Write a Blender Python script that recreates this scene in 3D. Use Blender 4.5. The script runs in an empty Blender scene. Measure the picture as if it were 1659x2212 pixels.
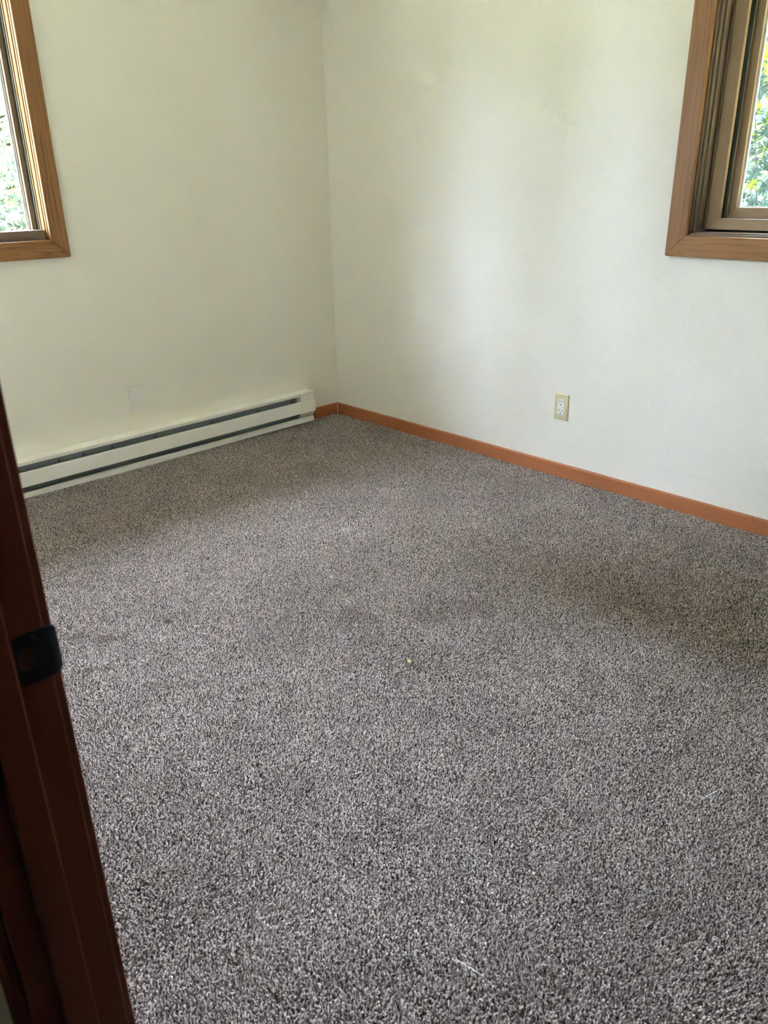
import bpy, bmesh, math, random
import numpy as np
from mathutils import Vector, Matrix, Euler
random.seed(7); rng = np.random.default_rng(11)
S = bpy.context.scene
C = S.collection
R = math.radians

# ------------------------------------------------------------------ camera
CAM = Vector((-2.77776, -3.33862, 1.21545))
YAW, PITCH, ROLL, FPX = R(46.92967), R(22.97664), R(-1.02975), 1687.78
cd = bpy.data.cameras.new('camera')
co = bpy.data.objects.new('camera', cd); C.objects.link(co)
fw = Vector((math.cos(PITCH)*math.cos(YAW), math.cos(PITCH)*math.sin(YAW), -math.sin(PITCH)))
rt = Vector((math.sin(YAW), -math.cos(YAW), 0)); up = rt.cross(fw)
r2 = math.cos(ROLL)*rt + math.sin(ROLL)*up; u2 = -math.sin(ROLL)*rt + math.cos(ROLL)*up
m = Matrix((r2, u2, -fw)).transposed().to_4x4(); m.translation = CAM
co.matrix_world = m
cd.sensor_fit = 'HORIZONTAL'; cd.sensor_width = 36.0; cd.lens = FPX/1659*36
cd.clip_start = 0.02; cd.clip_end = 300
cd.dof.use_dof = True; cd.dof.focus_distance = 3.0; cd.dof.aperture_fstop = 9.5
S.camera = co

# ------------------------------------------------------------------ world: bright overcast sky
w = bpy.data.worlds.new('overcast_sky'); S.world = w; w.use_nodes = True
nt = w.node_tree; nt.nodes.clear()
out = nt.nodes.new('ShaderNodeOutputWorld'); bg = nt.nodes.new('ShaderNodeBackground')
tc = nt.nodes.new('ShaderNodeTexCoord'); sx = nt.nodes.new('ShaderNodeSeparateXYZ')
rp = nt.nodes.new('ShaderNodeValToRGB')
nt.links.new(tc.outputs['Generated'], sx.inputs[0]); nt.links.new(sx.outputs['Z'], rp.inputs[0])
els = rp.color_ramp.elements
els[0].position = 0.0; els[0].color = (0.58, 0.655, 0.87, 1)
els[1].position = 0.92; els[1].color = (1.95, 2.2, 2.85, 1)
x_ = els.new(.40); x_.color = (0.90, 1.0, 1.35, 1)
x_ = els.new(.64); x_.color = (1.80, 2.0, 2.6, 1)
nt.links.new(rp.outputs[0], bg.inputs['Color']); bg.inputs['Strength'].default_value = 26.0
nt.links.new(bg.outputs[0], out.inputs['Surface'])

S.view_settings.view_transform = 'Standard'; S.view_settings.look = 'None'
S.view_settings.gamma = 1.0; S.view_settings.use_curve_mapping = False
S.view_settings.exposure = 1.92
S.cycles.max_bounces = 10; S.cycles.diffuse_bounces = 7; S.cycles.transparent_max_bounces = 16
S.cycles.use_denoising = True
S.cycles.sample_clamp_indirect = 12

# high sun behind the house: it lights the lawn and the trees, never the room itself
sl = bpy.data.lights.new('sun', 'SUN'); sl.energy = 160.0; sl.angle = R(2); sl.color = (1.0, .90, .70)
so = bpy.data.objects.new('sun', sl); C.objects.link(so)
so.rotation_euler = Vector((.55, .62, -.85)).to_track_quat('-Z', 'Y').to_euler()

# ------------------------------------------------------------------ helpers
def tag(o, label=None, cat=None, group=None, kind=None):
    if label: o['label'] = label
    if cat: o['category'] = cat
    if group: o['group'] = group
    if kind: o['kind'] = kind
    return o
def empty(name, loc=(0, 0, 0)):
    o = bpy.data.objects.new(name, None); C.objects.link(o); o.location = loc
    o.empty_display_size = 0.05
    return o
def link(name, bm, mat, parent=None, smooth=False, uv=None, mats=None):
    """one bmesh -> one mesh object; uv = axis along which the wood grain runs"""
    bmesh.ops.recalc_face_normals(bm, faces=bm.faces)
    if uv is not None:
        L = bm.loops.layers.uv.new('grain'); off = random.random()*7
        a = {'x': 0, 'y': 1, 'z': 2}[uv]; b, c = [i for i in range(3) if i != a]
        for f in bm.faces:
            for l in f.loops:
                p = l.vert.co; l[L].uv = (p[a]+off, p[b]+p[c]+off*.37)
    me = bpy.data.meshes.new(name); bm.to_mesh(me); bm.free()
    me.materials.append(mat)
    for mm in (mats or []): me.materials.append(mm)
    if smooth:
        for p in me.polygons: p.use_smooth = True
    o = bpy.data.objects.new(name, me); C.objects.link(o)
    if parent: o.parent = parent
    return o
def box(bm, x0, x1, y0, y1, z0, z1, bev=0.0, seg=2):
    v = [bm.verts.new((x, y, z)) for x in (x0, x1) for y in (y0, y1) for z in (z0, z1)]
    fs = [(0,1,3,2),(4,6,7,5),(0,4,5,1),(2,3,7,6),(0,2,6,4),(1,5,7,3)]
    F = [bm.faces.new([v[i] for i in f]) for f in fs]
    if bev > 0:
        es = list({e for f in F for e in f.edges})
        bmesh.ops.bevel(bm, geom=es, offset=bev, segments=seg, profile=0.5, affect='EDGES')
def hexa(bm, pts, bev=0.0, seg=2):
    """8 corners: bottom ring 0-3, top ring 4-7"""
    v = [bm.verts.new(p) for p in pts]
    fs = [(0,3,2,1),(4,5,6,7),(0,1,5,4),(1,2,6,5),(2,3,7,6),(3,0,4,7)]
    F = [bm.faces.new([v[i] for i in f]) for f in fs]
    if bev > 0:
        es = list({e for f in F for e in f.edges})
        bmesh.ops.bevel(bm, geom=es, offset=bev, segments=seg, profile=0.5, affect='EDGES')
def prism(bm, prof, axis, a0, a1):
    """closed profile (list of 2D points) extruded along axis from a0 to a1"""
    def P(q, a):
        return {'x': (a, q[0], q[1]), 'y': (q[0], a, q[1]), 'z': (q[0], q[1], a)}[axis]
    A = [bm.verts.new(P(q, a0)) for q in prof]; B = [bm.verts.new(P(q, a1)) for q in prof]
    n = len(prof)
    for i in range(n):
        bm.faces.new((A[i], A[(i+1) % n], B[(i+1) % n], B[i]))
    bm.faces.new(A); bm.faces.new(B[::-1])
def cyl(bm, c, axis, r, h, seg=16, r2=None):
    q = {'x': Euler((0, R(90), 0)), 'y': Euler((R(90), 0, 0)), 'z': Euler((0, 0, 0))}[axis].to_matrix().to_4x4()
    bmesh.ops.create_cone(bm, cap_ends=True, segments=seg, radius1=r, radius2=r if r2 is None else r2, depth=h,
                          matrix=Matrix.Translation(c) @ q)

# ------------------------------------------------------------------ materials
def newmat(name):
    mt = bpy.data.materials.new(name); mt.use_nodes = True
    return mt, mt.node_tree, mt.node_tree.nodes['Principled BSDF']
def N(nt, t, **kw):
    n = nt.nodes.new('ShaderNode'+t)
    for k, v in kw.items(): setattr(n, k, v)
    return n
def plain(name, col, rough=.5, spec=.5, metal=0, bump=None):
    mt, nt, b = newmat(name)
    b.inputs['Base Color'].default_value = (*col, 1); b.inputs['Roughness'].default_value = rough
    b.inputs['Specular IOR Level'].default_value = spec; b.inputs['Metallic'].default_value = metal
    tc = N(nt, 'TexCoord'); no = N(nt, 'TexNoise'); no.inputs['Scale'].default_value = (bump or (60, 0))[0]
    nt.links.new(tc.outputs['Object'], no.inputs['Vector'])
    mp = N(nt, 'MapRange'); mp.inputs['To Min'].default_value = rough*.9; mp.inputs['To Max'].default_value = min(1, rough*1.1)
    nt.links.new(no.outputs['Fac'], mp.inputs['Value']); nt.links.new(mp.outputs[0], b.inputs['Roughness'])
    if bump and bump[1] > 0:
        bu = N(nt, 'Bump'); bu.inputs['Strength'].default_value = 1; bu.inputs['Distance'].default_value = bump[1]
        nt.links.new(no.outputs['Fac'], bu.inputs['Height']); nt.links.new(bu.outputs[0], b.inputs['Normal'])
    return mt
def wall_paint(name, col, smooth_below=0.0, smooth_all=1.0, seam_x=None, depth=.0011):
    """cream paint on orange-peel plaster; below 'smooth_below' the plaster was skimmed smooth, with a seam ridge"""
    mt, nt, b = newmat(name); lk = nt.links.new
    b.inputs['Roughness'].default_value = .55; b.inputs['Specular IOR Level'].default_value = .35
    tc = N(nt, 'TexCoord'); sp = N(nt, 'SeparateXYZ'); lk(tc.outputs['Object'], sp.inputs[0])
    n1 = N(nt, 'TexNoise'); n1.inputs['Scale'].default_value = 150; n1.inputs['Detail'].default_value = 2
    n2 = N(nt, 'TexNoise'); n2.inputs['Scale'].default_value = 330; n2.inputs['Detail'].default_value = 1
    n3 = N(nt, 'TexNoise'); n3.inputs['Scale'].default_value = 1.7; n3.inputs['Detail'].default_value = 3
    n4 = N(nt, 'TexNoise'); n4.inputs['Scale'].default_value = 18; n4.inputs['Detail'].default_value = 3
    for n in (n1, n2, n3, n4): lk(tc.outputs['Object'], n.inputs['Vector'])
    add = N(nt, 'MixRGB', blend_type='MIX'); add.inputs[0].default_value = .4
    lk(n1.outputs['Fac'], add.inputs[1]); lk(n2.outputs['Fac'], add.inputs[2])
    st = N(nt, 'MapRange'); lk(sp.outputs['Z'], st.inputs['Value'])
    jit = N(nt, 'Math', operation='MULTIPLY_ADD'); jit.inputs[1].default_value = .012; lk(n4.outputs['Fac'], jit.inputs[0]); lk(sp.outputs['Z'], jit.inputs[2])
    lk(jit.outputs[0], st.inputs['Value'])
    st.inputs['From Min'].default_value = smooth_below; st.inputs['From Max'].default_value = smooth_below+.02
    st.inputs['To Min'].default_value = .12*smooth_all; st.inputs['To Max'].default_value = smooth_all
    hm = N(nt, 'Math', operation='MULTIPLY'); lk(add.outputs[0], hm.inputs[0]); lk(st.outputs[0], hm.inputs[1])
    hgt = hm
    if smooth_below > 0 or seam_x is not None:
        d = N(nt, 'Math', operation='SUBTRACT'); lk(sp.outputs['Z'], d.inputs[0]); d.inputs[1].default_value = .164
        ab = N(nt, 'Math', operation='ABSOLUTE'); lk(d.outputs[0], ab.inputs[0])
        rg = N(nt, 'MapRange'); lk(ab.outputs[0], rg.inputs['Value']); rg.inputs['From Max'].default_value = .0022
        rg.inputs['To Max'].default_value = 0
        n6 = N(nt, 'TexNoise'); n6.inputs['Scale'].default_value = 9; n6.inputs['Detail'].default_value = 4; lk(tc.outputs['Object'], n6.inputs['Vector'])
        rs = N(nt, 'MapRange'); lk(n6.outputs['Fac'], rs.inputs['Value']); rs.inputs['From Min'].default_value = .38; rs.inputs['From Max'].default_value = .66
        rs.inputs['To Min'].default_value = .05; rs.inputs['To Max'].default_value = .5; lk(rs.outputs[0], rg.inputs['To Min'])
        if seam_x is not None:
            mk = N(nt, 'MapRange'); lk(sp.outputs['X'], mk.inputs['Value']); mk.inputs['From Min'].default_value = seam_x; mk.inputs['From Max'].default_value = seam_x*.3
            mm = N(nt, 'Math', operation='MULTIPLY'); lk(mk.outputs[0], mm.inputs[0]); lk(rg.outputs[0], mm.inputs[1]); rg = mm
        ad = N(nt, 'Math', operation='ADD'); lk(hm.outputs[0], ad.inputs[0]); lk(rg.outputs[0], ad.inputs[1]); hgt = ad
    bu = N(nt, 'Bump'); bu.inputs['Distance'].default_value = depth; bu.inputs['Strength'].default_value = .8
    lk(hgt.outputs[0], bu.inputs['Height']); lk(bu.outputs[0], b.inputs['Normal'])
    mx = N(nt, 'MixRGB'); lk(n3.outputs['Fac'], mx.inputs[0])
    mx.inputs[1].default_value = (*[c*.975 for c in col], 1); mx.inputs[2].default_value = (*[min(1, c*1.025) for c in col], 1)
    lk(mx.outputs[0], b.inputs['Base Color'])
    return mt
def wood(name, light, dark, line=.5, lines=26, rough=.4, wob=1.0, spec=.5):
    mt, nt, b = newmat(name); lk = nt.links.new
    uv = N(nt, 'UVMap', uv_map='grain')
    mpA = N(nt, 'Mapping'); mpA.inputs['Scale'].default_value = (2.2, 9, 1); lk(uv.outputs[0], mpA.inputs[0])
    nA = N(nt, 'TexNoise'); nA.inputs['Scale'].default_value = 1; nA.inputs['Detail'].default_value = 2; lk(mpA.outputs[0], nA.inputs['Vector'])
    sp = N(nt, 'SeparateXYZ'); lk(uv.outputs[0], sp.inputs[0])
    m1 = N(nt, 'Math', operation='MULTIPLY'); m1.inputs[1].default_value = lines; lk(sp.outputs['Y'], m1.inputs[0])
    m2 = N(nt, 'Math', operation='MULTIPLY_ADD'); m2.inputs[1].default_value = 2.6*wob; lk(nA.outputs['Fac'], m2.inputs[0]); lk(m1.outputs[0], m2.inputs[2])
    mpD = N(nt, 'Mapping'); mpD.inputs['Scale'].default_value = (.5, 55, 1); lk(uv.outputs[0], mpD.inputs[0])
    nD = N(nt, 'TexNoise'); nD.inputs['Scale'].default_value = 1; nD.inputs['Detail'].default_value = 1; lk(mpD.outputs[0], nD.inputs['Vector'])
    m3 = N(nt, 'Math', operation='MULTIPLY_ADD'); m3.inputs[1].default_value = 2.2; lk(nD.outputs['Fac'], m3.inputs[0]); lk(m2.outputs[0], m3.inputs[2])
    fr = N(nt, 'Math', operation='FRACT'); lk(m3.outputs[0], fr.inputs[0])
    cr = N(nt, 'ValToRGB'); e = cr.color_ramp.elements
    e[0].position = 0; e[0].color = (1, 1, 1, 1); e[1].position = 1; e[1].color = (.55, .55, .55, 1)
    x = cr.color_ramp.elements.new(.93); x.color = (.0, .0, .0, 1); x = cr.color_ramp.elements.new(.80); x.color = (.75, .75, .75, 1)
    lk(fr.outputs[0], cr.inputs[0])
    mpB = N(nt, 'Mapping'); mpB.inputs['Scale'].default_value = (14, 620, 1); lk(uv.outputs[0], mpB.inputs[0])
    nB = N(nt, 'TexNoise'); nB.inputs['Scale'].default_value = 1; nB.inputs['Detail'].default_value = 3; lk(mpB.outputs[0], nB.inputs['Vector'])
    mpC = N(nt, 'Mapping'); mpC.inputs['Scale'].default_value = (1.3, 14, 1); lk(uv.outputs[0], mpC.inputs[0])
    nC = N(nt, 'TexNoise'); nC.inputs['Scale'].default_value = 1; nC.inputs['Detail'].default_value = 2; lk(mpC.outputs[0], nC.inputs['Vector'])
    # factor = 1 light ... 0 dark
    f1 = N(nt, 'MapRange'); lk(cr.outputs[0], f1.inputs['Value'])
    ls = N(nt, 'MapRange'); lk(nA.outputs['Fac'], ls.inputs['Value']); ls.inputs['From Min'].default_value = .35; ls.inputs['From Max'].default_value = .6
    ls.inputs['To Min'].default_value = 1-line*.25; ls.inputs['To Max'].default_value = 1-line; lk(ls.outputs[0], f1.inputs['To Min']); f1.inputs['To Max'].default_value = 1
    f2 = N(nt, 'MapRange'); lk(nB.outputs['Fac'], f2.inputs['Value']); f2.inputs['From Min'].default_value = .3; f2.inputs['From Max'].default_value = .6
    f2.inputs['To Min'].default_value = .72; f2.inputs['To Max'].default_value = 1
    f3 = N(nt, 'MapRange'); lk(nC.outputs['Fac'], f3.inputs['Value']); f3.inputs['From Min'].default_value = .3; f3.inputs['From Max'].default_value = .7
    f3.inputs['To Min'].default_value = .75; f3.inputs['To Max'].default_value = 1
    a = N(nt, 'Math', operation='MULTIPLY'); lk(f1.outputs[0], a.inputs[0]); lk(f2.outputs[0], a.inputs[1])
    c = N(nt, 'Math', operation='MULTIPLY'); lk(a.outputs[0], c.inputs[0]); lk(f3.outputs[0], c.inputs[1])
    mx = N(nt, 'MixRGB'); lk(c.outputs[0], mx.inputs[0]); mx.inputs[1].default_value = (*dark, 1); mx.inputs[2].default_value = (*light, 1)
    lk(mx.outputs[0], b.inputs['Base Color'])
    b.inputs['Roughness'].default_value = rough; b.inputs['Specular IOR Level'].default_value = spec
    bu = N(nt, 'Bump'); bu.inputs['Distance'].default_value = .0003; bu.inputs['Strength'].default_value = .5
    lk(nB.outputs['Fac'], bu.inputs['Height']); lk(bu.outputs[0], b.inputs['Normal'])
    return mt
def glass_mat(name):
    mt = bpy.data.materials.new(name); mt.use_nodes = True; nt = mt.node_tree; nt.nodes.clear(); lk = nt.links.new
    o = N(nt, 'OutputMaterial'); t = N(nt, 'BsdfTransparent'); g = N(nt, 'BsdfGlossy'); mx = N(nt, 'MixShader'); lw = N(nt, 'LayerWeight'); pw = N(nt, 'Math', operation='POWER'); pw.inputs[1].default_value = 5; fr = N(nt, 'Math', operation='MULTIPLY_ADD')
    t.inputs[0].default_value = (.93, .97, .96, 1); g.inputs['Roughness'].default_value = .01; lw.inputs[0].default_value = .5; fr.inputs[1].default_value = .96; fr.inputs[2].default_value = .04
    lk(lw.outputs['Facing'], pw.inputs[0]); lk(pw.outputs[0], fr.inputs[0])
    lk(fr.outputs[0], mx.inputs[0]); lk(t.outputs[0], mx.inputs[1]); lk(g.outputs[0], mx.inputs[2]); lk(mx.outputs[0], o.inputs[0])
    return mt

M_wall_l = wall_paint('cream_wall_paint', (.82, .78, .69), 0, .5, seam_x=-.14, depth=.0014)
M_wall_r = wall_paint('cream_wall_paint_textured', (.82, .785, .715), .150, 1.0, depth=.0022)
M_ceil = wall_paint('ceiling_paint', (.90, .89, .87), 0, 1)
M_oak = wood('oak_casing_wood', (.315, .140, .036), (.075, .026, .008), line=.95, lines=62, rough=.38)
M_oak2 = wood('oak_sill_wood', (.36, .165, .040), (.085, .028, .008), line=.95, lines=48, rough=.38, wob=2.0)
M_sash = wood('window_sash_wood', (.33, .22, .12), (.17, .10, .05), line=.2, lines=60, rough=.35)
M_jamb = wood('dark_window_track', (.17, .12, .08), (.09, .06, .04), line=.2, lines=60, rough=.35)
M_base = wood('baseboard_wood', (.46, .165, .064), (.25, .085, .032), line=.45, lines=55, rough=.42)
M_door = wood('dark_stained_door_wood', (.085, .020, .005), (.04, .009, .002), line=.3, lines=30, rough=.5, spec=.15)
M_white = plain('white_enamel', (.90, .87, .82), .35)
M_plate = plain('white_plastic', (.80, .77, .73), .4)
M_ivory = plain('ivory_plastic', (.62, .55, .34), .35)
M_recept = plain('white_receptacle_plastic', (.86, .86, .82), .35)
M_slot = plain('black_slot', (.01, .01, .01), .7)
M_fin = plain('galvanised_steel', (.20, .225, .225), .5, metal=.55)
M_screw = plain('dark_screw', (.05, .055, .05), .45, metal=.5)
M_black = plain('black_metal', (.0035, .0045, .0055), .6, spec=.12)
M_pocket = plain('pocket_shade', (.045, .018, .009), .8, spec=.1)
M_weather = plain('weatherstrip', (.035, .042, .030), .7)
M_vinyl = plain('pale_glazing_strip', (.75, .82, .88), .5)
M_caulk = plain('white_caulk', (.80, .77, .70), .7)
M_glass = glass_mat('window_glass')

# ------------------------------------------------------------------ room shell
XD, XH, YB, ZC = -2.5675, -2.667, -3.56, 2.42      # door wall faces, back wall, ceiling
# window openings (rough openings, edge of the jamb liner)
W1 = dict(a0=-2.43, a1=-1.469, z0=1.016, z1=2.06)   # left wall, along x
W2 = dict(a0=-3.10, a1=-1.955, z0=1.016, z1=2.06)   # right wall, along y
TH = .15
def struct(o): tag(o, kind='structure'); return o
def wall_with_hole(name, mat, axis, a0, a1, n0, n1, hole, z1=ZC):
    """axis: direction the wall runs along; n0..n1 its thickness range"""
    bm = bmesh.new()
    h = hole
    segs = [(a0, h['a0'], 0, z1), (h['a1'], a1, 0, z1), (h['a0'], h['a1'], 0, h['z0']), (h['a0'], h['a1'], h['z1'], z1)]
    # single grid mesh with shared vertices so that shading stays seamless
    A = [a0, h['a0'], h['a1'], a1]; Z = [-.06, h['z0'], h['z1'], z1]
    def P(a, n, z): return (a, n, z) if axis == 'x' else (n, a, z)
    V = {}
    for k, n in enumerate((n0, n1)):
        for i, a in enumerate(A):
            for j, z in enumerate(Z): V[k, i, j] = bm.verts.new(P(a, n, z))
    for k in (0, 1):
        for i in range(3):
            for j in range(3):
                if i == 1 and j == 1: continue
                bm.faces.new([V[k, i, j], V[k, i+1, j], V[k, i+1, j+1], V[k, i, j+1]])
    def side(p, q): bm.faces.new([V[0, *p], V[0, *q], V[1, *q], V[1, *p]])
    for i in range(3): side((i, 0), (i+1, 0)); side((i, 3), (i+1, 3))
    for j in range(3): side((0, j), (0, j+1)); side((3, j), (3, j+1))
    side((1, 1), (2, 1)); side((1, 2), (2, 2)); side((1, 1), (1, 2)); side((2, 1), (2, 2))
    return struct(link(name, bm, mat))
wall_with_hole('wall_left', M_wall_l, 'x', XH, TH, 0, TH, W1)
wall_with_hole('wall_right', M_wall_r, 'y', YB-TH, 0, 0, TH, W2)
bm = bmesh.new(); box(bm, XH-1.6, 0, YB-TH, YB, -.06, ZC); struct(link('wall_back', bm, M_wall_l))
# door wall: opening y -3.37 .. -2.6 (finished), z up to 2.0
DY0, DY1, DZ = -3.375, -2.60, 2.02
JT = .019
bm = bmesh.new(); box(bm, XH, XD, DY1+JT, 0, -.06, ZC); box(bm, XH, XD, YB, DY0-JT, -.06, ZC); box(bm, XH, XD, DY0-JT, DY1+JT, DZ+JT, ZC)
struct(link('wall_door', bm, M_wall_l))
bm = bmesh.new(); box(bm, XH-1.6, 0, YB, 0, ZC, ZC+.1); struct(link('ceiling', bm, M_ceil))
# hallway behind the camera (dim)
bm = bmesh.new(); box(bm, XH-1.7, XH-1.6, YB-TH, 0, -.06, ZC); struct(link('wall_hall', bm, M_wall_l))
bm = bmesh.new(); box(bm, XH-1.6, XH, -.1, 0, -.06, ZC); struct(link('wall_hall_end', bm, M_wall_l))
# ------------------------------------------------------------------ floor: carpet backing + pile
def carpet_nodes(mt, pile):
    nt = mt.node_tree; lk = nt.links.new; b = nt.nodes['Principled BSDF']
    geo = N(nt, 'NewGeometry'); oi = N(nt, 'ObjectInfo')
    b.inputs['Roughness'].default_value = .85; b.inputs['Specular IOR Level'].default_value = .25
    # yarn colour per tuft
    cr = N(nt, 'ValToRGB'); e = cr.color_ramp.elements; cr.color_ramp.interpolation = 'LINEAR'
    e[0].position = 0; e[0].color = (.030, .021, .018, 1); e[1].position = 1; e[1].color = (.95, .84, .80, 1)
    for p, c in ((.2, (.06, .044, .038)), (.34, (.215, .17, .148)), (.6, (.475, .395, .365)), (.85, (.76, .65, .615))):
        x = e.new(p); x.color = (*c, 1)
    if pile:
        ta = N(nt, 'Attribute', attribute_name='tone'); sm = N(nt, 'Math', operation='ADD'); fr = N(nt, 'Math', operation='FRACT')
        lk(oi.outputs['Random'], sm.inputs[0]); lk(ta.outputs['Fac'], sm.inputs[1]); lk(sm.outputs[0], fr.inputs[0]); lk(fr.outputs[0], cr.inputs[0])
    else: cr.inputs[0].default_value = .25
    # soiling: broad faint variation and a few brown stains of fixed place
    n = N(nt, 'TexNoise'); n.inputs['Scale'].default_value = 5; n.inputs['Detail'].default_value = 4; lk(geo.outputs['Position'], n.inputs['Vector'])
    r = N(nt, 'MapRange'); lk(n.outputs['Fac'], r.inputs['Value']); r.inputs['From Min'].default_value = .3; r.inputs['From Max'].default_value = .7
    r.inputs['To Min'].default_value = .83; r.inputs['To Max'].default_value = .99
    mu = N(nt, 'VectorMath', operation='SCALE'); lk(cr.outputs[0], mu.inputs[0]); lk(r.outputs[0], mu.inputs['Scale'])
    n5 = N(nt, 'TexNoise'); n5.inputs['Scale'].default_value = 40; n5.inputs['Detail'].default_value = 2; lk(geo.outputs['Position'], n5.inputs['Vector'])
    last = mu.outputs[0]
    for (x, y, rad, amt) in STAINS:
        vd = N(nt, 'VectorMath', operation='DISTANCE'); lk(geo.outputs['Position'], vd.inputs[0]); vd.inputs[1].default_value = (x, y, .008)
        ns = N(nt, 'Math', operation='MULTIPLY_ADD'); lk(n5.outputs['Fac'], ns.inputs[0]); ns.inputs[1].default_value = rad*1.6; lk(vd.outputs['Value'], ns.inputs[2])
        rr = N(nt, 'MapRange'); lk(ns.outputs[0], rr.inputs['Value']); rr.inputs['From Min'].default_value = rad*1.25; rr.inputs['From Max'].default_value = rad*1.9
        rr.inputs['To Min'].default_value = amt; rr.inputs['To Max'].default_value = 0
        mx = N(nt, 'MixRGB'); lk(rr.outputs[0], mx.inputs[0]); lk(last, mx.inputs[1]); mx.inputs[2].default_value = (.10, .060, .038, 1)
        last = mx.outputs[0]
    lk(last, b.inputs['Base Color'])
STAINS = [(-1.863, -1.392, .016, .85), (-1.835, -1.385, .020, .45), (-2.09, -1.285, .045, .40), (-2.05, -1.35, .035, .40), (-1.985, -1.381, .03, .35), (-2.104, -1.497, .016, .6),
          (-2.15, -1.48, .030, .4), (-1.28, -1.93, .07, .25), (-1.45, -1.76, .06, .22), (-1.14, -2.0, .06, .22), (-1.72, -1.53, .014, .4)]
M_back, nt_, b_ = newmat('carpet_backing'); carpet_nodes(M_back, False)
M_pile, nt_, b_ = newmat('carpet_yarn'); carpet_nodes(M_pile, True)
PH = .009
bm = bmesh.new(); box(bm, XH-1.6, 0, YB, 0, -.06, -.0062); floor = struct(link('floor', bm, M_back))
# a clump of four yarn tufts: short tubes whose rounded tips curl over in different directions (root at z=0)
CP = .0026
def tuft_mesh(k):
    bm = bmesh.new(); tone = bm.verts.layers.float.new('tone'); ns = 5; rn = random.Random(100+k)
    for q, (gx, gy) in enumerate(((-.5, -.5), (.5, -.5), (-.5, .5), (.5, .5))):
        x0 = gx*CP+rn.uniform(-.0005, .0005); y0 = gy*CP+rn.uniform(-.0005, .0005); bend = rn.uniform(0, 2*math.pi); cur = rn.uniform(.0006, .0022)
        top = rn.uniform(.0078, .0100); tv = ((q*.25+rn.uniform(-.1, .1)+k*.13) % 1.0); fl = rn.uniform(.7, 1.0)
        path = [(0, 0, .0008), (.10, .0030, .0010), (.35, top-.0022, .00120), (.75, top-.0006, .00108)]; rings = []
        for j, (f, z, r) in enumerate(path):
            cx = x0+cur*f*math.cos(bend); cy = y0+cur*f*math.sin(bend)
            rings.append([bm.verts.new((cx+r*math.cos(2*math.pi*i/ns+j*.5), cy+r*fl*math.sin(2*math.pi*i/ns+j*.5), z)) for i in range(ns)])
        for A, B in zip(rings, rings[1:]):
            for i in range(ns): bm.faces.new((A[i], A[(i+1) % ns], B[(i+1) % ns], B[i]))
        t = bm.verts.new((x0+cur*1.15*math.cos(bend), y0+cur*1.15*math.sin(bend), top))
        for i in range(ns): bm.faces.new((rings[-1][i], rings[-1][(i+1) % ns], t))
        for v in [t]+[v for r_ in rings for v in r_]: v[tone] = tv
    me = bpy.data.meshes.new('yarn_tuft'); bm.to_mesh(me); bm.free(); me.materials.append(M_pile)
    for p in me.polygons: p.use_smooth = True
    return me
SP = .0053
xs = np.arange(-2.70, -.001, SP); ys = np.arange(YB+.004, -.003, SP*.866)
X, Y = np.meshgrid(xs, ys); X[1::2] += SP/2
X = X.ravel() + rng.uniform(-.0012, .0012, X.size); Y = Y.ravel() + rng.uniform(-.0012, .0012, Y.size)
def vnoise(x, y, s, seed):
    g = np.random.default_rng(seed).uniform(-1, 1, (64, 64)); u = x*s+100; v = y*s+100
    i = np.floor(u).astype(int); j = np.floor(v).astype(int); a = u-i; b = v-j; a = a*a*(3-2*a); b = b*b*(3-2*b)
    G = lambda p, q: g[p % 64, q % 64]
    return (G(i, j)*(1-a)+G(i+1, j)*a)*(1-b)+(G(i, j+1)*(1-a)+G(i+1, j+1)*a)*b
keep = (X < -.001) & (X > XD-.14) & (Y < -.004)
keep &= ~((X < XD-.0) & ((Y > DY1-.002) | (Y < DY0+.002)))
# only what lies in front of the lens or just beside it
rel = np.stack([X-CAM.x, Y-CAM.y, np.full_like(X, -CAM.z)], 1)
dz = rel@np.array(fw); dx = rel@np.array(r2); dy = rel@np.array(u2)
keep &= (dz > .2) & (np.abs(dx/dz) < .5*1659/FPX*1.35+.1) & (np.abs(dy/dz) < .5*2212/FPX*1.15+.05)
X = X[keep]; Y = Y[keep]; n = X.size
# pile lay: brushed directions varying over the floor
ang = 1.2 + 1.6*vnoise(X, Y, 2.3, 1) + 1.2*vnoise(X, Y, 6, 2) + .5*vnoise(X, Y, 17, 3) + rng.normal(0, .55, n)
lean = np.clip(.26 + .18*vnoise(X, Y, 3.1, 4) + .20*vnoise(X, Y, 9, 5) + .13*vnoise(X, Y, 24, 8) + rng.normal(0, .13, n), 0, .75)
hgt = 1.0 + .06*vnoise(X, Y, 4, 6) + .08*vnoise(X, Y, 25, 7) + rng.normal(0, .07, n)
tw = rng.uniform(0, 2*math.pi, n)
# near the skirting and heater the pile is pushed flat a little
cz, sz = np.cos(ang), np.sin(ang)
me = bpy.data.meshes.new('carpet_pile')
me.vertices.add(n)
co3 = np.stack([X, Y, np.full(n, -.0065)], 1).astype(np.float32); me.vertices.foreach_set('co', co3.ravel())
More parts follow.
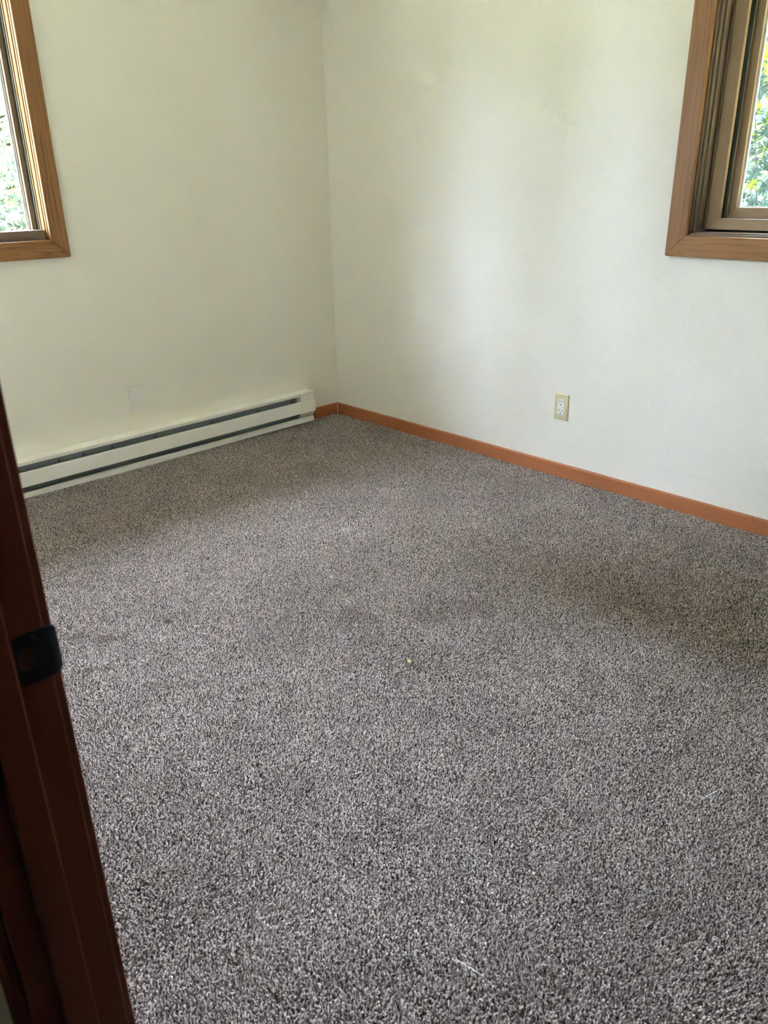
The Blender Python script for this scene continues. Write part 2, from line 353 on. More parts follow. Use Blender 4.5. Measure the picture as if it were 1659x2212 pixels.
# rotation: Rz(ang) * Rx(lean) * Rz(tw) -> euler XYZ
ca, sa, cb, sb, cc, sc_ = np.cos(ang), np.sin(ang), np.cos(lean), np.sin(lean), np.cos(tw), np.sin(tw)
m00 = ca*cc-sa*cb*sc_; m10 = sa*cc+ca*cb*sc_; m20 = sb*sc_; m21 = sb*cc; m22 = cb
ey = np.arcsin(np.clip(-m20, -1, 1)); ex = np.arctan2(m21, m22); ez = np.arctan2(m10, m00)
at = me.attributes.new('rot', 'FLOAT_VECTOR', 'POINT'); at.data.foreach_set('vector', np.stack([ex, ey, ez], 1).astype(np.float32).ravel())
at = me.attributes.new('siz', 'FLOAT', 'POINT'); at.data.foreach_set('value', hgt.astype(np.float32))
pile = bpy.data.objects.new('carpet_pile', me); C.objects.link(pile); pile.parent = floor; tag(pile, kind='stuff')
me.materials.append(M_pile)
ng = bpy.data.node_groups.new('tufts', 'GeometryNodeTree')
ng.interface.new_socket('Geometry', in_out='INPUT', socket_type='NodeSocketGeometry')
ng.interface.new_socket('Geometry', in_out='OUTPUT', socket_type='NodeSocketGeometry')
gi = ng.nodes.new('NodeGroupInput'); go = ng.nodes.new('NodeGroupOutput')
iop = ng.nodes.new('GeometryNodeInstanceOnPoints'); jn = ng.nodes.new('GeometryNodeGeometryToInstance')
for k in range(8):
    to = bpy.data.objects.new('yarn_tuft', tuft_mesh(k))
    inf = ng.nodes.new('GeometryNodeObjectInfo'); inf.inputs['Object'].default_value = to; inf.inputs['As Instance'].default_value = False
    ng.links.new(inf.outputs['Geometry'], jn.inputs[0])
iop.inputs['Pick Instance'].default_value = True
na = ng.nodes.new('GeometryNodeInputNamedAttribute'); na.data_type = 'FLOAT_VECTOR'; na.inputs[0].default_value = 'rot'
nb = ng.nodes.new('GeometryNodeInputNamedAttribute'); nb.data_type = 'FLOAT'; nb.inputs[0].default_value = 'siz'
er = ng.nodes.new('FunctionNodeEulerToRotation')
ng.links.new(na.outputs['Attribute'], er.inputs[0]); ng.links.new(er.outputs[0], iop.inputs['Rotation'])
ng.links.new(nb.outputs['Attribute'], iop.inputs['Scale'])
ng.links.new(gi.outputs[0], iop.inputs['Points']); ng.links.new(jn.outputs[0], iop.inputs['Instance']); ng.links.new(iop.outputs[0], go.inputs[0])
pile.modifiers.new('tufts', 'NODES').node_group = ng
print('tufts', n)

# ------------------------------------------------------------------ baseboards
BH, BT = .062, .012
def bb_prof(sign=1):   # (offset from wall, z), eased top edge
    return [(0, 0), (-BT, 0), (-BT, BH-.006), (-BT+.0012, BH-.002), (-BT+.004, BH), (0, BH)]
def baseboard(name, pieces, axis):
    root = empty(name, (0, 0, 0)); struct(root)
    for (a0, a1) in pieces:
        bm = bmesh.new(); prof = bb_prof()
        if axis == 'x': prism(bm, prof, 'x', a0, a1)
        else: prism(bm, prof, 'y', a0, a1)
        link('board', bm, M_base, root, uv=axis)
    return root
bl = baseboard('baseboard_left', [(-.232, -BT-.0006), (XD, -2.13)], 'x')
br = baseboard('baseboard_right', [(-2.352, -.0), (YB, -2.3535)], 'y')
bd = empty('baseboard_door'); struct(bd)
bm = bmesh.new(); box(bm, XD, XD+BT, DY1+.0625, -BT-.001, 0, BH, .0015); link('board', bm, M_base, bd, uv='y')
bb = empty('baseboard_back'); struct(bb)
bm = bmesh.new(); box(bm, XD+BT+.001, -BT-.001, YB, YB+BT, 0, BH, .0015); link('board', bm, M_base, bb, uv='x')
bm = bmesh.new()
for i in range(14):
    z = .004+i*.0042; rr = .0013+.0005*math.sin(i*2.1)
    box(bm, -BT-rr*2.1+.0005*math.sin(i), -BT-.0002, -BT-rr*1.3, -BT+.0004, z, z+.0046, .0004, 1)
link('caulk_bead', bm, M_caulk, bl)

# ------------------------------------------------------------------ windows
def window(name, axis, W, glassmat, prof, label_axis):
    """Frame built in wall space: a along the wall, n outward (+) / into the room (-), z up. prof: the layered sash profile."""
    root = empty(name, (0, 0, 0)); struct(root)
    def P(a, n, z): return (a, n, z) if axis == 'x' else (n, a, z)
    a0, a1, z0, z1 = W['a0'], W['a1'], W['z0'], W['z1']
    def ring(pname, mat, o, i, n0, n1, bev=.0008, parent=None, zb=None, matb=None, sides='LRBT', dz=0.0, zi=None, asym=0):
        """mitred rectangular frame: outer inset o, inner inset i from the opening, depth n0..n1; zb/zi override bottom insets"""
        ob = o if zb is None else zb; ib = i if zi is None else zi
        oa0, oa1, oz0, oz1 = a0+o, a1-o, z0+ob, z1-o
        ia0, ia1, iz0, iz1 = a0+i, a1-i, z0+ib, z1-i
        g = .0004
        quads = {'L': [(oa0, oz0), (ia0, iz0), (ia0, iz1), (oa0, oz1)], 'R': [(oa1, oz1), (ia1, iz1), (ia1, iz0), (oa1, oz0)],
                 'B': [(oa1, oz0), (ia1, iz0), (ia0, iz0), (oa0, oz0)], 'T': [(oa0, oz1), (ia0, iz1), (ia1, iz1), (oa1, oz1)]}
        for s in sides:
            q = quads[s]
            ctr = (sum(p[0] for p in q)/4, sum(p[1] for p in q)/4)
            qq = []
            for p in q:   # tiny gap at the mitre
                if s in 'LR': qq.append((p[0], p[1]-math.copysign(g, p[1]-ctr[1])))
                else: qq.append((p[0]-math.copysign(g, p[0]-ctr[0]), p[1]))
            bm = bmesh.new()
            hexa(bm, [P(p[0], n0, p[1]) for p in qq]+[P(p[0], n1, p[1]) for p in qq], bev)
            mt = matb if (matb and s == 'B') else mat
            link(pname, bm, mt, parent or root, uv=('z' if s in 'LR' else axis))
    for r in prof: ring(**r)
    return root, P, ring
# --- right window (in wall x=0), camera looks at its left jamb
p2 = [dict(pname='casing_board', mat=M_oak, matb=M_oak2, o=-.066, i=.004, n0=-.018, n1=-.0002, bev=.0022),
      dict(pname='jamb_liner', mat=M_jamb, o=0, i=.0105, n0=.0, n1=.15, bev=.0006, sides='LRT'),
      dict(pname='sill_board', mat=M_jamb, o=0, i=.0105, n0=.0, n1=.15, bev=.0006, sides='B'),
      dict(pname='jamb_stop', mat=M_jamb, o=.0105, i=.019, n0=.010, n1=.15, bev=.0012, sides='LRT'),
      dict(pname='sill_stop', mat=M_jamb, o=.0105, i=.0165, n0=.010, n1=.15, bev=.0012, sides='B'),
      dict(pname='jamb_track', mat=M_jamb, o=.019, i=.026, n0=.026, n1=.15, bev=.001, sides='LRT'),
      dict(pname='inner_sash', mat=M_sash, o=.037, i=.0795, zb=.0225, zi=.0595, n0=.060, n1=.078, bev=.0012),
      dict(pname='sash_bead', mat=M_jamb, o=.029, i=.0365, zb=.018, zi=.0222, n0=.056, n1=.074, bev=.0012, sides='LRT'),
      dict(pname='weatherstrip', mat=M_weather, o=.026, i=.0915, zb=.0165, zi=.0615, n0=.082, n1=.088, bev=0),
      dict(pname='outer_sash', mat=M_sash, o=.086, i=.1165, zb=.055, zi=.0945, n0=.100, n1=.135, bev=.0015),
      dict(pname='sash_bead', mat=M_sash, o=.082, i=.0895, zb=.056, zi=.062, n0=.094, n1=.1, bev=.0008, sides='LRT'),
      dict(pname='glazing_strip', mat=M_vinyl, o=.1165, i=.1225, zb=.0945, zi=.0965, n0=.116, n1=.124, bev=.0)]
w2, P2, ring2 = window('window_2', 'y', W2, M_glass, p2, 'y')
bm = bmesh.new(); box(bm, .119, .122, W2['a0']+.12, W2['a1']-.12, W2['z0']+.095, W2['z1']-.12); link('pane', bm, M_glass, w2)
# meeting stile of the slider (outside the picture, right of the glass in view)
ym = (W2['a0']+W2['a1'])/2
bm = bmesh.new(); box(bm, .092, .135, ym-.025, ym+.025, W2['z0']+.09, W2['z1']-.10, .0015); link('meeting_stile', bm, M_sash, w2, uv='z')
# --- left window (in wall y=0): only its right jamb and sill are in view
p1 = [dict(pname='casing_board', mat=M_oak, matb=M_oak2, o=-.066, i=.003, n0=-.018, n1=-.0002, bev=.0022),
      dict(pname='jamb_liner', mat=M_oak, o=0, i=.0050, n0=.0, n1=.15, bev=.0008, sides='LRT'),
      dict(pname='jamb_stop', mat=M_oak, o=.0050, i=.0085, n0=.014, n1=.15, bev=.0006, sides='LRT'),
      dict(pname='jamb_track', mat=M_oak, o=.0085, i=.0120, n0=.042, n1=.15, bev=.001, sides='LRT'),
      dict(pname='weatherstrip', mat=M_weather, o=.0120, i=.0150, n0=.052, n1=.15, bev=0, sides='LRT'),
      dict(pname='inner_sash', mat=M_jamb, o=.0152, i=.0345, zb=.012, zi=.030, n0=.072, n1=.0895, bev=.0012),
      dict(pname='outer_sash', mat=M_jamb, o=.030, i=.0375, zb=.012, zi=.034, n0=.090, n1=.12, bev=.0008),
      dict(pname='glazing_strip', mat=M_vinyl, o=.0375, i=.044, zb=.034, zi=.036, n0=.100, n1=.106, bev=.0)]
w1, P1, ring1 = window('window_1', 'x', W1, M_glass, p1, 'x')
bm = bmesh.new(); box(bm, W1['a0']+.0005, W1['a1']-.0125, .012, .0715, W1['z0']-.0005, W1['z0']+.0405, .0015); link('sill_board', bm, M_jamb, w1, uv='x')
bm = bmesh.new(); box(bm, W1['a0']+.040, W1['a1']-.040, .1015, .1045, W1['z0']+.035, W1['z1']-.04); link('pane', bm, M_glass, w1)
xm = (W1['a0']+W1['a1'])/2
bm = bmesh.new(); box(bm, xm-.028, xm+.028, .074, .12, W1['z0']+.042, W1['z1']-.04, .0015); link('meeting_stile', bm, M_sash, w1, uv='z')

# ------------------------------------------------------------------ door 1: frame, strike plate, slab swung open against the back wall
d1 = empty('door_1', (0, 0, 0)); struct(d1)
def dpart(name, x0, x1, y0, y1, z0, z1, bev=.002, mat=M_door, uv='z', parent=None):
    bm = bmesh.new(); box(bm, x0, x1, y0, y1, z0, z1, bev, 3); return link(name, bm, mat, parent or d1, uv=uv)
XE = -2.5625                  # room-side edge of the jamb
dpart('jamb', XH, XE, DY1, DY1+JT, 0, DZ+JT)
dpart('jamb', XH, XE, DY0-JT, DY0, 0, DZ+JT)
dpart('head_jamb', XH, XE, DY0, DY1, DZ, DZ+JT, uv='y')
SX0, SX1, ST = XE-.072, XE-.037, .011
dpart('door_stop', SX0, SX1, DY1-ST, DY1, 0, DZ)
dpart('door_stop', SX0, SX1, DY0, DY0+ST, 0, DZ)
dpart('door_stop', SX0, SX1, DY0+ST, DY1-ST, DZ-ST, DZ, uv='y')
for x0, x1 in ((XD, XD+.0147), (XH-.012, XH)):     # casing boards on both faces of the wall
    dpart('casing_board', x0, x1, DY1+.005, DY1+.062, 0, DZ+.062)
    dpart('casing_board', x0, x1, DY0-.062, DY0-.005, 0, DZ+.062)
    dpart('casing_board', x0, x1, DY0-.005, DY1+.005, DZ+.005, DZ+.062, uv='y')
# strike plate: flat plate with a D-shaped latch hole, lip curled over the jamb edge
ZS, PHH = .7765, .0285
bm = bmesh.new()
def arc(cx, cz, r, a0, a1, n=6): return [(cx+r*math.cos(R(a0+(a1-a0)*i/n)), cz+r*math.sin(R(a0+(a1-a0)*i/n))) for i in range(n+1)]
px0, px1 = XE-.0325, XE+.0005
rc = .004
outer = arc(px0+rc, ZS-PHH+rc, rc, 180, 270)+[(px1, ZS-PHH)]+[(px1, ZS+PHH)]+arc(px0+rc, ZS+PHH-rc, rc, 90, 180)
hx, hz, hr = XE-.0185, ZS, .0120
hole = [(hx-.004+.010*math.cos(R(a)), hz+hr*math.sin(R(a))) for a in range(90, 271, 20)]+[(hx+.002, hz-hr), (hx+.002, hz+hr)]
def ringface(bm, y, flip):
    vo = [bm.verts.new((p[0], y, p[1])) for p in outer]; vh = [bm.verts.new((p[0], y, p[1])) for p in hole]
    eo = [bm.edges.new((vo[i], vo[(i+1) % len(vo)])) for i in range(len(vo))]; eh = [bm.edges.new((vh[i], vh[(i+1) % len(vh)])) for i in range(len(vh))]
    bmesh.ops.triangle_fill(bm, use_beauty=True, use_dissolve=False, edges=eo+eh)
    return vo, vh
YF = DY1-.0016
vo, vh = ringface(bm, YF, False); vo2, vh2 = ringface(bm, DY1-.0001, True)
for A, B in ((vo, vo2), (vh, vh2)):
    for i in range(len(A)):
        j = (i+1) % len(A)
        try: bm.faces.new((A[i], A[j], B[j], B[i]))
        except ValueError: pass
sp = link('strike_plate', bm, M_black, d1); sp['label'] = 'black metal strike plate'
# curled lip
bm = bmesh.new(); ns = 7; rows = []
for zz in np.linspace(-PHH, PHH, 13):
    e = abs(zz)/PHH; shrink = max(0, (e-.78)/.22)**2*.45     # rounded corners of the lip
    row = []
    for i in range(ns+1):
        t = i/ns*(1-shrink)
        xx = px1-.0004+.0118*t; yy = YF+.0035*t*t
        row.append((xx, yy, ZS+zz))
    rows.append(row)
for off in (0, 1):
    V = [[bm.verts.new((p[0]-.0003*off, p[1]+.0014*off, p[2])) for p in row] for row in rows]
    for i in range(len(V)-1):
        for j in range(ns): bm.faces.new((V[i][j], V[i][j+1], V[i+1][j+1], V[i+1][j]))
    if off == 0: V0 = V
for i in range(len(V)-1): bm.faces.new((V0[i][-1], V0[i+1][-1], V[i+1][-1], V[i][-1]))
for k in (0, -1):
    for j in range(ns): bm.faces.new((V0[k][j], V0[k][j+1], V[k][j+1], V[k][j]))
link('strike_lip', bm, M_black, sp, smooth=True)
# flat dark sheet in the latch hole, the recess shade put into its colour
bm = bmesh.new(); box(bm, hx-.0135, hx+.0015, DY1-.0004, DY1-.0001, ZS-.0120, ZS+.0120); link('latch_pocket', bm, M_pocket, sp)
for dz_ in (-.0215, .0215):
    bm = bmesh.new(); cyl(bm, (px0+.018, YF-.0003, ZS+dz_), 'y', .0032, .0012, 14, .0026); link('screw', bm, M_black, sp)
# slab
sy1 = DY0-.004
bm = bmesh.new(); box(bm, XE+.016, XE+.016+.765, sy1-.035, sy1, .014, DZ-.003, .002); slab = link('slab', bm, M_door, d1, uv='z')
bm = bmesh.new(); cyl(bm, (XE+.72, sy1+.004, ZS), 'y', .028, .008, 24); cyl(bm, (XE+.72, sy1+.022, ZS), 'y', .010, .03, 16)
bmesh.ops.create_uvsphere(bm, u_segments=20, v_segments=12, radius=.026, matrix=Matrix.Translation((XE+.72, sy1+.048, ZS)) @ Matrix.Diagonal((1, .8, 1, 1)))
link('knob', bm, M_black, slab, smooth=True)
for z in (.25, 1.0, 1.75):
    bm = bmesh.new(); cyl(bm, (XE+.0185, DY0+.003, z), 'z', .0055, .085, 12); link('hinge', bm, M_black, d1, smooth=False)

# ------------------------------------------------------------------ electric baseboard heater
HL = 1.90                      # length; origin at its right end on the wall
hr_ = empty('baseboard_heater', (-.217, 0, 0)); hr_.rotation_euler = (0, -.0105, 0)
tag(hr_, 'long white electric baseboard heater on the left wall just above the carpet', 'heater')
def hp(name, prof, x0, x1, mat=M_white, parent=None, bev=0):
    bm = bmesh.new(); prism(bm, prof, 'x', x0, x1)
    if bev: bmesh.ops.bevel(bm, geom=[e for e in bm.edges], offset=bev, segments=1, affect='EDGES')
    return link(name, bm, mat, parent or hr_)
EC = .092
hp('back_panel', [(-.0012, .014), (-.0035, .014), (-.0035, .174), (-.0012, .174)], -HL+.002, -.002)
top = hp('top_cap', [(-.0012, .1755), (-.0012, .1785), (-.0655, .1785), (-.0675, .1775), (-.0675, .1742), (-.0655, .1742), (-.0645, .1760)], -HL, 0)
hp('reflector', [(-.012, .036), (-.014, .036), (-.030, .118), (-.020, .168), (-.012, .172), (-.010, .172), (-.018, .168), (-.027, .118)], -HL+EC-.01, -EC+.01, M_fin)
hp('deflector_lip', [(-.0560, .1745), (-.0575, .1745), (-.0640, .1655), (-.0640, .1632), (-.0620, .1632), (-.0615, .1655)], -HL+EC, -EC)
hp('front_panel', [(-.0540, .1300), (-.0560, .1335), (-.0640, .1335), (-.0660, .1310), (-.0685, .0715), (-.0620, .0700), (-.0620, .0715), (-.0670, .0725), (-.0640, .1300)], -HL+EC-.001, -EC+.001)
hp('bottom_lip', [(-.0040, .014), (-.0510, .0125), (-.0510, .0325), (-.0500, .0340), (-.0440, .0385), (-.0430, .0375), (-.0490, .0325), (-.0490, .0140), (-.0040, .0155)], -HL+.0005, -.0005)
hp('lower_baffle', [(-.010, .036), (-.030, .040), (-.050, .070), (-.0515, .069), (-.031, .038), (-.010, .034)], -HL+EC-.01, -EC+.01, M_fin)
for s, (xa, xb) in enumerate(((-EC, -.0006), (-HL+.0006, -HL+EC))):
    ec = hp('end_cap', [(-.004, .0350), (-.0430, .0410), (-.0640, .0690), (-.0708, .0700), (-.0715, .0730), (-.0700, .1290), (-.0640, .1335), (-.0635, .1715), (-.0600, .1735), (-.004, .1735)], xa, xb, bev=.0006)
    bm = bmesh.new(); cyl(bm, ((xa+xb)/2+.010, -.0485, .0475), 'y', .0026, .003, 12)
    link('screw', bm, M_screw, ec)
# notched inner edges of the lower baffle by the end cap
for i in range(4):
    bm = bmesh.new(); x = -EC-.030-i*.026
    hexa(bm, [(x, -.028, .0405), (x+.018, -.028, .0405), (x+.020, -.040, .054), (x+.004, -.040, .054), (x, -.026, .0415), (x+.018, -.026, .0415), (x+.020, -.038, .055), (x+.004, -.038, .055)])
    link('vent_louver', bm, M_white, hr_)
for px in (-.127-.0, -.345, -.62, -.93, -1.145, -1.28, -1.39, -1.56):
    bm = bmesh.new(); cyl(bm, (px, -.028, .136), 'y', .0042, .010, 12); cyl(bm, (px, -.034, .136), 'y', .0022, .004, 10); link('fixing_screw', bm, M_screw, hr_)

# ------------------------------------------------------------------ wall plates
def blank_plate(x0, z0):
    t = empty('blank_wall_plate', (x0+.035, 0, z0)); tag(t, 'blank white plastic wall plate with two screws on the left wall above the heater', 'wall plate')
    bm = bmesh.new(); w, h = .0349, .1143
    box(bm, -w, w, -.0062, -.0002, 0, h, .0010, 2); p = link('plate', bm, M_plate, t)
    for z in (.0145, h-.0145-.008):
        bm = bmesh.new(); cyl(bm, (-.001, -.0054, z+.004), 'y', .0016, .0014, 12); s = link('screw', bm, M_screw, t)
    return t
blank_plate(-1.2364, .2572)
def outlet(y1, z0):
    t = empty('duplex_outlet', (0, y1-.03495, z0)); tag(t, 'ivory outlet plate with a white receptacle on the right wall above the baseboard', 'electrical outlet')
    w, h = .0349, .1143
    # plate with bevelled rim and a rectangular opening
    bm = bmesh.new(); ow, oh = .0172, .0340; zc = h/2
    def loop(x, a, b): return [bm.verts.new((x, -a, zc-b)), bm.verts.new((x, a, zc-b)), bm.verts.new((x, a, zc+b)), bm.verts.new((x, -a, zc+b))]
    L = [loop(-.0003, w, h/2), loop(-.0030, w, h/2), loop(-.0048, w-.0012, h/2-.0012), loop(-.0062, w-.0045, h/2-.0045), loop(-.0066, ow+.001, oh+.001), loop(-.0060, ow, oh), loop(-.0030, ow, oh)]
    for A, B in zip(L, L[1:]):
        for i in range(4): bm.faces.new((A[i], A[(i+1) % 4], B[(i+1) % 4], B[i]))
    link('plate', bm, M_ivory, t)
    bm = bmesh.new(); box(bm, -.0078, -.0005, -ow+.0004, ow-.0004, zc-oh+.0004, zc+oh-.0004, .0009, 2); rc_ = link('receptacle', bm, M_recept, t)
    for s in (1, -1):
        c = zc+s*.0190
        for yy, hh in ((.0063, .0088), (-.0063, .0072)):
            bm = bmesh.new(); box(bm, -.0082, -.0074, yy-.0011, yy+.0011, c+.0035-hh/2+.001, c+.0035+hh/2+.001); link('slot', bm, M_slot, rc_)
        bm = bmesh.new(); cyl(bm, (-.0078, 0, c-.0085), 'x', .0026, .0008, 14); link('ground_hole', bm, M_slot, rc_)
    for z in (zc+.0485, zc-.0485):
        bm = bmesh.new(); cyl(bm, (-.0066, 0, z), 'x', .0024, .0012, 12); link('screw', bm, M_ivory, t)
        bm = bmesh.new(); box(bm, -.0074, -.0070, -.0004, .0004, z-.0022, z+.0022); link('screw_slot', bm, M_slot, t)
    return t
outlet(-1.4566, .2564)

# ------------------------------------------------------------------ bits on the carpet
def debris(name, loc, label, cat, bm, mat):
    o = link(name, bm, mat); o.location = loc; tag(o, label, cat); return o
M_leafbit = plain('dried_leaf', (.62, .42, .14), .7); M_lint = plain('lint', (.82, .80, .78), .8)
bm = bmesh.new()
pts = [(0, 0, .0), (.006, .002, .002), (.009, .008, .001), (.005, .013, .003), (-.002, .010, .001), (-.004, .004, .002)]
c0 = bm.verts.new((.002, .006, .004)); vs = [bm.verts.new(p) for p in pts]
c1 = bm.verts.new((.002, .006, .0030)); 
for i in range(6): bm.faces.new((c0, vs[i], vs[(i+1) % 6])); bm.faces.new((c1, vs[(i+1) % 6], vs[i]))
debris('leaf_fragment', (-1.500, -2.066, .0025), 'tiny yellow dried leaf fragment lying in the middle of the carpet', 'leaf fragment', bm, M_leafbit)
bm = bmesh.new(); bmesh.ops.create_icosphere(bm, subdivisions=1, radius=.0035)
for v in bm.verts: v.co *= random.uniform(.7, 1.2)
debris('crumb', (-1.332, -1.532, .005), 'small white crumb on the carpet in front of the heater', 'crumb', bm, M_lint)
def thread(name, pts, r, label, mat):
    bm = bmesh.new(); rings = []
    for i, p in enumerate(pts):
        d = (Vector(pts[min(i+1, len(pts)-1)])-Vector(pts[max(i-1, 0)])).normalized(); a = d.cross(Vector((0, 0, 1))).normalized(); b = d.cross(a)
        rings.append([bm.verts.new(Vector(p)+r*(a*math.cos(t)+b*math.sin(t))) for t in (0, 2.094, 4.189)])
    for A, B in zip(rings, rings[1:]):
        for k in range(3): bm.faces.new((A[k], A[(k+1) % 3], B[(k+1) % 3], B[k]))
    bm.faces.new(rings[0]); bm.faces.new(rings[-1][::-1])
    o = link(name, bm, mat, smooth=True); tag(o, label, 'thread'); return o
M_thread = plain('white_thread', (.8, .78, .76), .6)

thread('thread', [(-1.448, -2.857, .0095), (-1.412, -2.864, .0115), (-1.387, -2.870, .0095)], .0007, 'short white thread on the carpet at the lower right', M_thread)
thread('thread', [(THX, THY, .0095) for THX, THY in ((-2.075, -2.744), (-2.066, -2.792), (-2.067, -2.836))], .0005, 'fine pale hair on the carpet near the bottom of the picture', M_thread)
# ------------------------------------------------------------------ outside
def leaf_rosette(bm, c, axis, r, nl, colr, layer, wfac=.13):
    axis = axis.normalized(); a = axis.orthogonal().normalized(); b = axis.cross(a)
    for i in range(nl):
        t = 2*math.pi*i/nl+random.uniform(-.3, .3); el = random.uniform(.05, 1.2)
        d = (a*math.cos(t)+b*math.sin(t))*math.cos(el)+axis*math.sin(el); d.normalize()
        s = d.cross(axis); s = s.normalized() if s.length > 1e-4 else a
        L = r*random.uniform(.75, 1.15); wd = L*wfac; dn = s.cross(d)
        droop = Vector((0, 0, -1))*L*.12
        q = [c+d*L*.08, c+d*L*.5+s*wd+dn*wd*.3, c+d*L+droop, c+d*L*.5-s*wd+dn*wd*.3]
        f = bm.faces.new([bm.verts.new(p) for p in q])
        col = [x*random.uniform(.8, 1.2) for x in colr]
        for l in f.loops: l[layer] = (*col, 1)
def leaf_mat(name):
    mt, nt, b = newmat(name); lk = nt.links.new
    at = N(nt, 'VertexColor', layer_name='leafcol'); lk(at.outputs['Color'], b.inputs['Base Color'])
    b.inputs['Roughness'].default_value = .45; b.inputs['Specular IOR Level'].default_value = .4
    b.inputs['Transmission Weight'].default_value = 0
    tr = N(nt, 'BsdfTranslucent'); lk(at.outputs['Color'], tr.inputs[0]); mx = N(nt, 'MixShader'); mx.inputs[0].default_value = .35
    o = nt.nodes['Material Output']; lk(b.outputs[0], mx.inputs[1]); lk(tr.outputs[0], mx.inputs[2]); lk(mx.outputs[0], o.inputs['Surface'])
    return mt
M_leaf = leaf_mat('shrub_leaves'); M_bark = plain('bark', (.09, .065, .045), .9, bump=(30, .004))
M_lawn = plain('lawn', (.14, .145, .09), .9, bump=(35, .02))
def limb(bm, p0, p1, r0, r1, n=6):
    d = (p1-p0).normalized(); a = d.orthogonal().normalized(); b = d.cross(a)
    A = [bm.verts.new(p0+r0*(a*math.cos(t)+b*math.sin(t))) for t in np.linspace(0, 2*math.pi, n, endpoint=False)]
    B = [bm.verts.new(p1+r1*(a*math.cos(t)+b*math.sin(t))) for t in np.linspace(0, 2*math.pi, n, endpoint=False)]
    for i in range(n): bm.faces.new((A[i], A[(i+1) % n], B[(i+1) % n], B[i]))
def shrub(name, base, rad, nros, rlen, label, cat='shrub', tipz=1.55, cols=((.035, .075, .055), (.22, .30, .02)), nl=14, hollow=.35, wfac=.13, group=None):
    """rad = ellipsoid half sizes; crown centred above the base"""
    t = empty(name, base); tag(t, label, cat, group)
    cz_ = rad[2]
    bm = bmesh.new()
    bl_ = bmesh.new(); lay = bl_.loops.layers.float_color.new('leafcol')
    for i in range(nros):
        while True:
            u = Vector((random.gauss(0, 1), random.gauss(0, 1), random.gauss(0, 1)))
            if u.length > .1: break
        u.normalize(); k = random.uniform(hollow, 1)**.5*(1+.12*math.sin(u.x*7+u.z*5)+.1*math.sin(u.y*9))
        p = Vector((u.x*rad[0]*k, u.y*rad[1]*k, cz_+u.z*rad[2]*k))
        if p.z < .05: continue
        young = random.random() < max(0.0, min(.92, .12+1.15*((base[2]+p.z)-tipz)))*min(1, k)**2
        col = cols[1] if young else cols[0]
        ax = Vector((u.x, u.y, abs(u.z)*.6+.6))
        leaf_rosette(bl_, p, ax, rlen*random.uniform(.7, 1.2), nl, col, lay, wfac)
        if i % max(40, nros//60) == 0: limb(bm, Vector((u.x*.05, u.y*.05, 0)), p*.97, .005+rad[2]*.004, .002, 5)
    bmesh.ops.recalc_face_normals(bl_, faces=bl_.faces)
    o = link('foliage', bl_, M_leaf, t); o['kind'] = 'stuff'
    link('branches', bm, M_bark, t)
    return t
GZ = -.45
TREES = [(2.5, 7.6, 1.9, 8.2, 'broad green tree added to shape the light, to the right of the left window'), (-6.0, 8.8, 1.9, 9.0, 'round green tree added to shape the light, to the left of the left window'),
         (8.7, 6.6, 1.9, 8.0, 'leafy tree added to block sky off the outer corner between both windows'), (-11.5, .9, 1.7, 6.0, 'leafy tree added to block sky off the far left corner of the house'),
         (7.6, -.2, 1.95, 8.6, 'tall tree added to block sky behind the shrub outside the right window'), (7.2, -6.5, 1.95, 8.4, 'leafy tree added to block sky further along from the right window'),
         (-19.6, 13.2, 2.6, 5.0, 'low distant tree added to block low sky in the gap at the far left'), (-15.6, 6.0, 1.6, 4.7, 'slender distant tree added to block low sky beside the low one at the far left'), (2.0, -5.2, 1.15, 4.4, 'small dense tree added to block side light beside the shrub at the right window'),
         (5.0, -12.2, 2.3, 6.4, 'leafy tree added to block sky farthest along the right side of the house')]
bm = bmesh.new(); bmesh.ops.create_grid(bm, x_segments=60, y_segments=60, size=30)
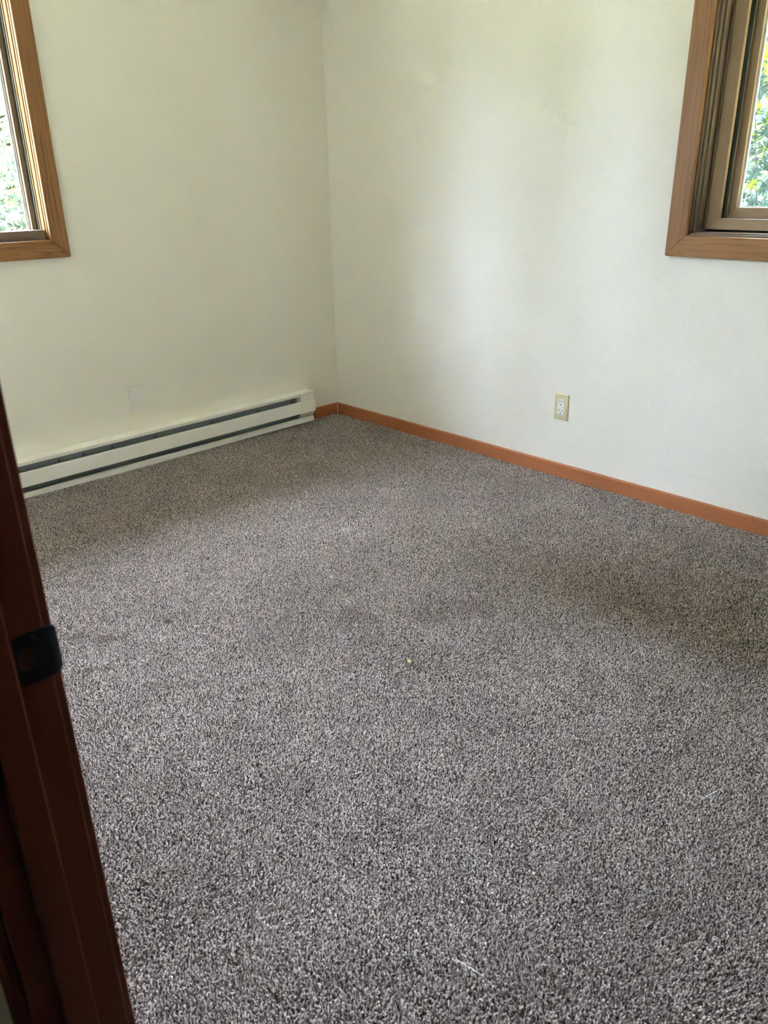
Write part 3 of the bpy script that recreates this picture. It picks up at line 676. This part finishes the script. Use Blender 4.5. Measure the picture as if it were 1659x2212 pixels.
for v in bm.verts: v.co.z = GZ+.03*math.sin(v.co.x*1.3)+.03*math.sin(v.co.y*1.7+1)
bmesh.ops.delete(bm, geom=[f for f in bm.faces if (-4.4 < f.calc_center_median().x < .1 and -3.6 < f.calc_center_median().y < .1)], context='FACES')
struct(link('ground', bm, M_lawn))
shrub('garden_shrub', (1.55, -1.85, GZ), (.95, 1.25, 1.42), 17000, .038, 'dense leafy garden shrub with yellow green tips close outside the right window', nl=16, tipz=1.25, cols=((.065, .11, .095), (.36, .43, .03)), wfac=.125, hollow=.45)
def tree(x, y, rad, ht, label, name='light_shaping_tree', n=1300, cols=((.13, .145, .09), (.21, .225, .14))):
    """broad leafy tree added to shape the daylight: crown reaching almost to the ground, ht = top above ground"""
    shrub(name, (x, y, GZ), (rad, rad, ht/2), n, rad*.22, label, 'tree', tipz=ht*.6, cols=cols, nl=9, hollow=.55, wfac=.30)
TREES.append((-12.6, 8.8, .95, 9.5, 'slender upright tree added to split the wall light, left of the round one'))
TREES.append((-12.6, 14.0, 1.6, 5.2, 'low distant tree added to block low sky behind the slender one'))
TREES.append((-2.2, 13.5, 2.0, 5.0, 'low tree added in the distance to block low sky straight out from the left window'))
for x, y, rad, ht, lab in TREES: tree(x, y, rad, ht, lab)  # added trees, placed and sized to shape the daylight through the windows
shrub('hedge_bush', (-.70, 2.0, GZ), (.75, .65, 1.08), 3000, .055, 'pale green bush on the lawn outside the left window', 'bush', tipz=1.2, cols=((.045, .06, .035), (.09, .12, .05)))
# unseen roof eave added above the outside walls, its depth cutting steep sky light
M_soffit = plain('painted_soffit', (.30, .24, .18), .8)
bm = bmesh.new(); box(bm, -4.5, TH+1.0, TH, TH+.80, 2.45, 2.55); box(bm, TH, TH+1.0, -4.2, TH, 2.45, 2.55); tag(link('shading_eave', bm, M_soffit), kind='structure')
bm = bmesh.new(); box(bm, -4.5, TH+1.0, -4.2, TH+.80, 2.56, 2.62); tag(link('roof_deck', bm, M_soffit), kind='structure')
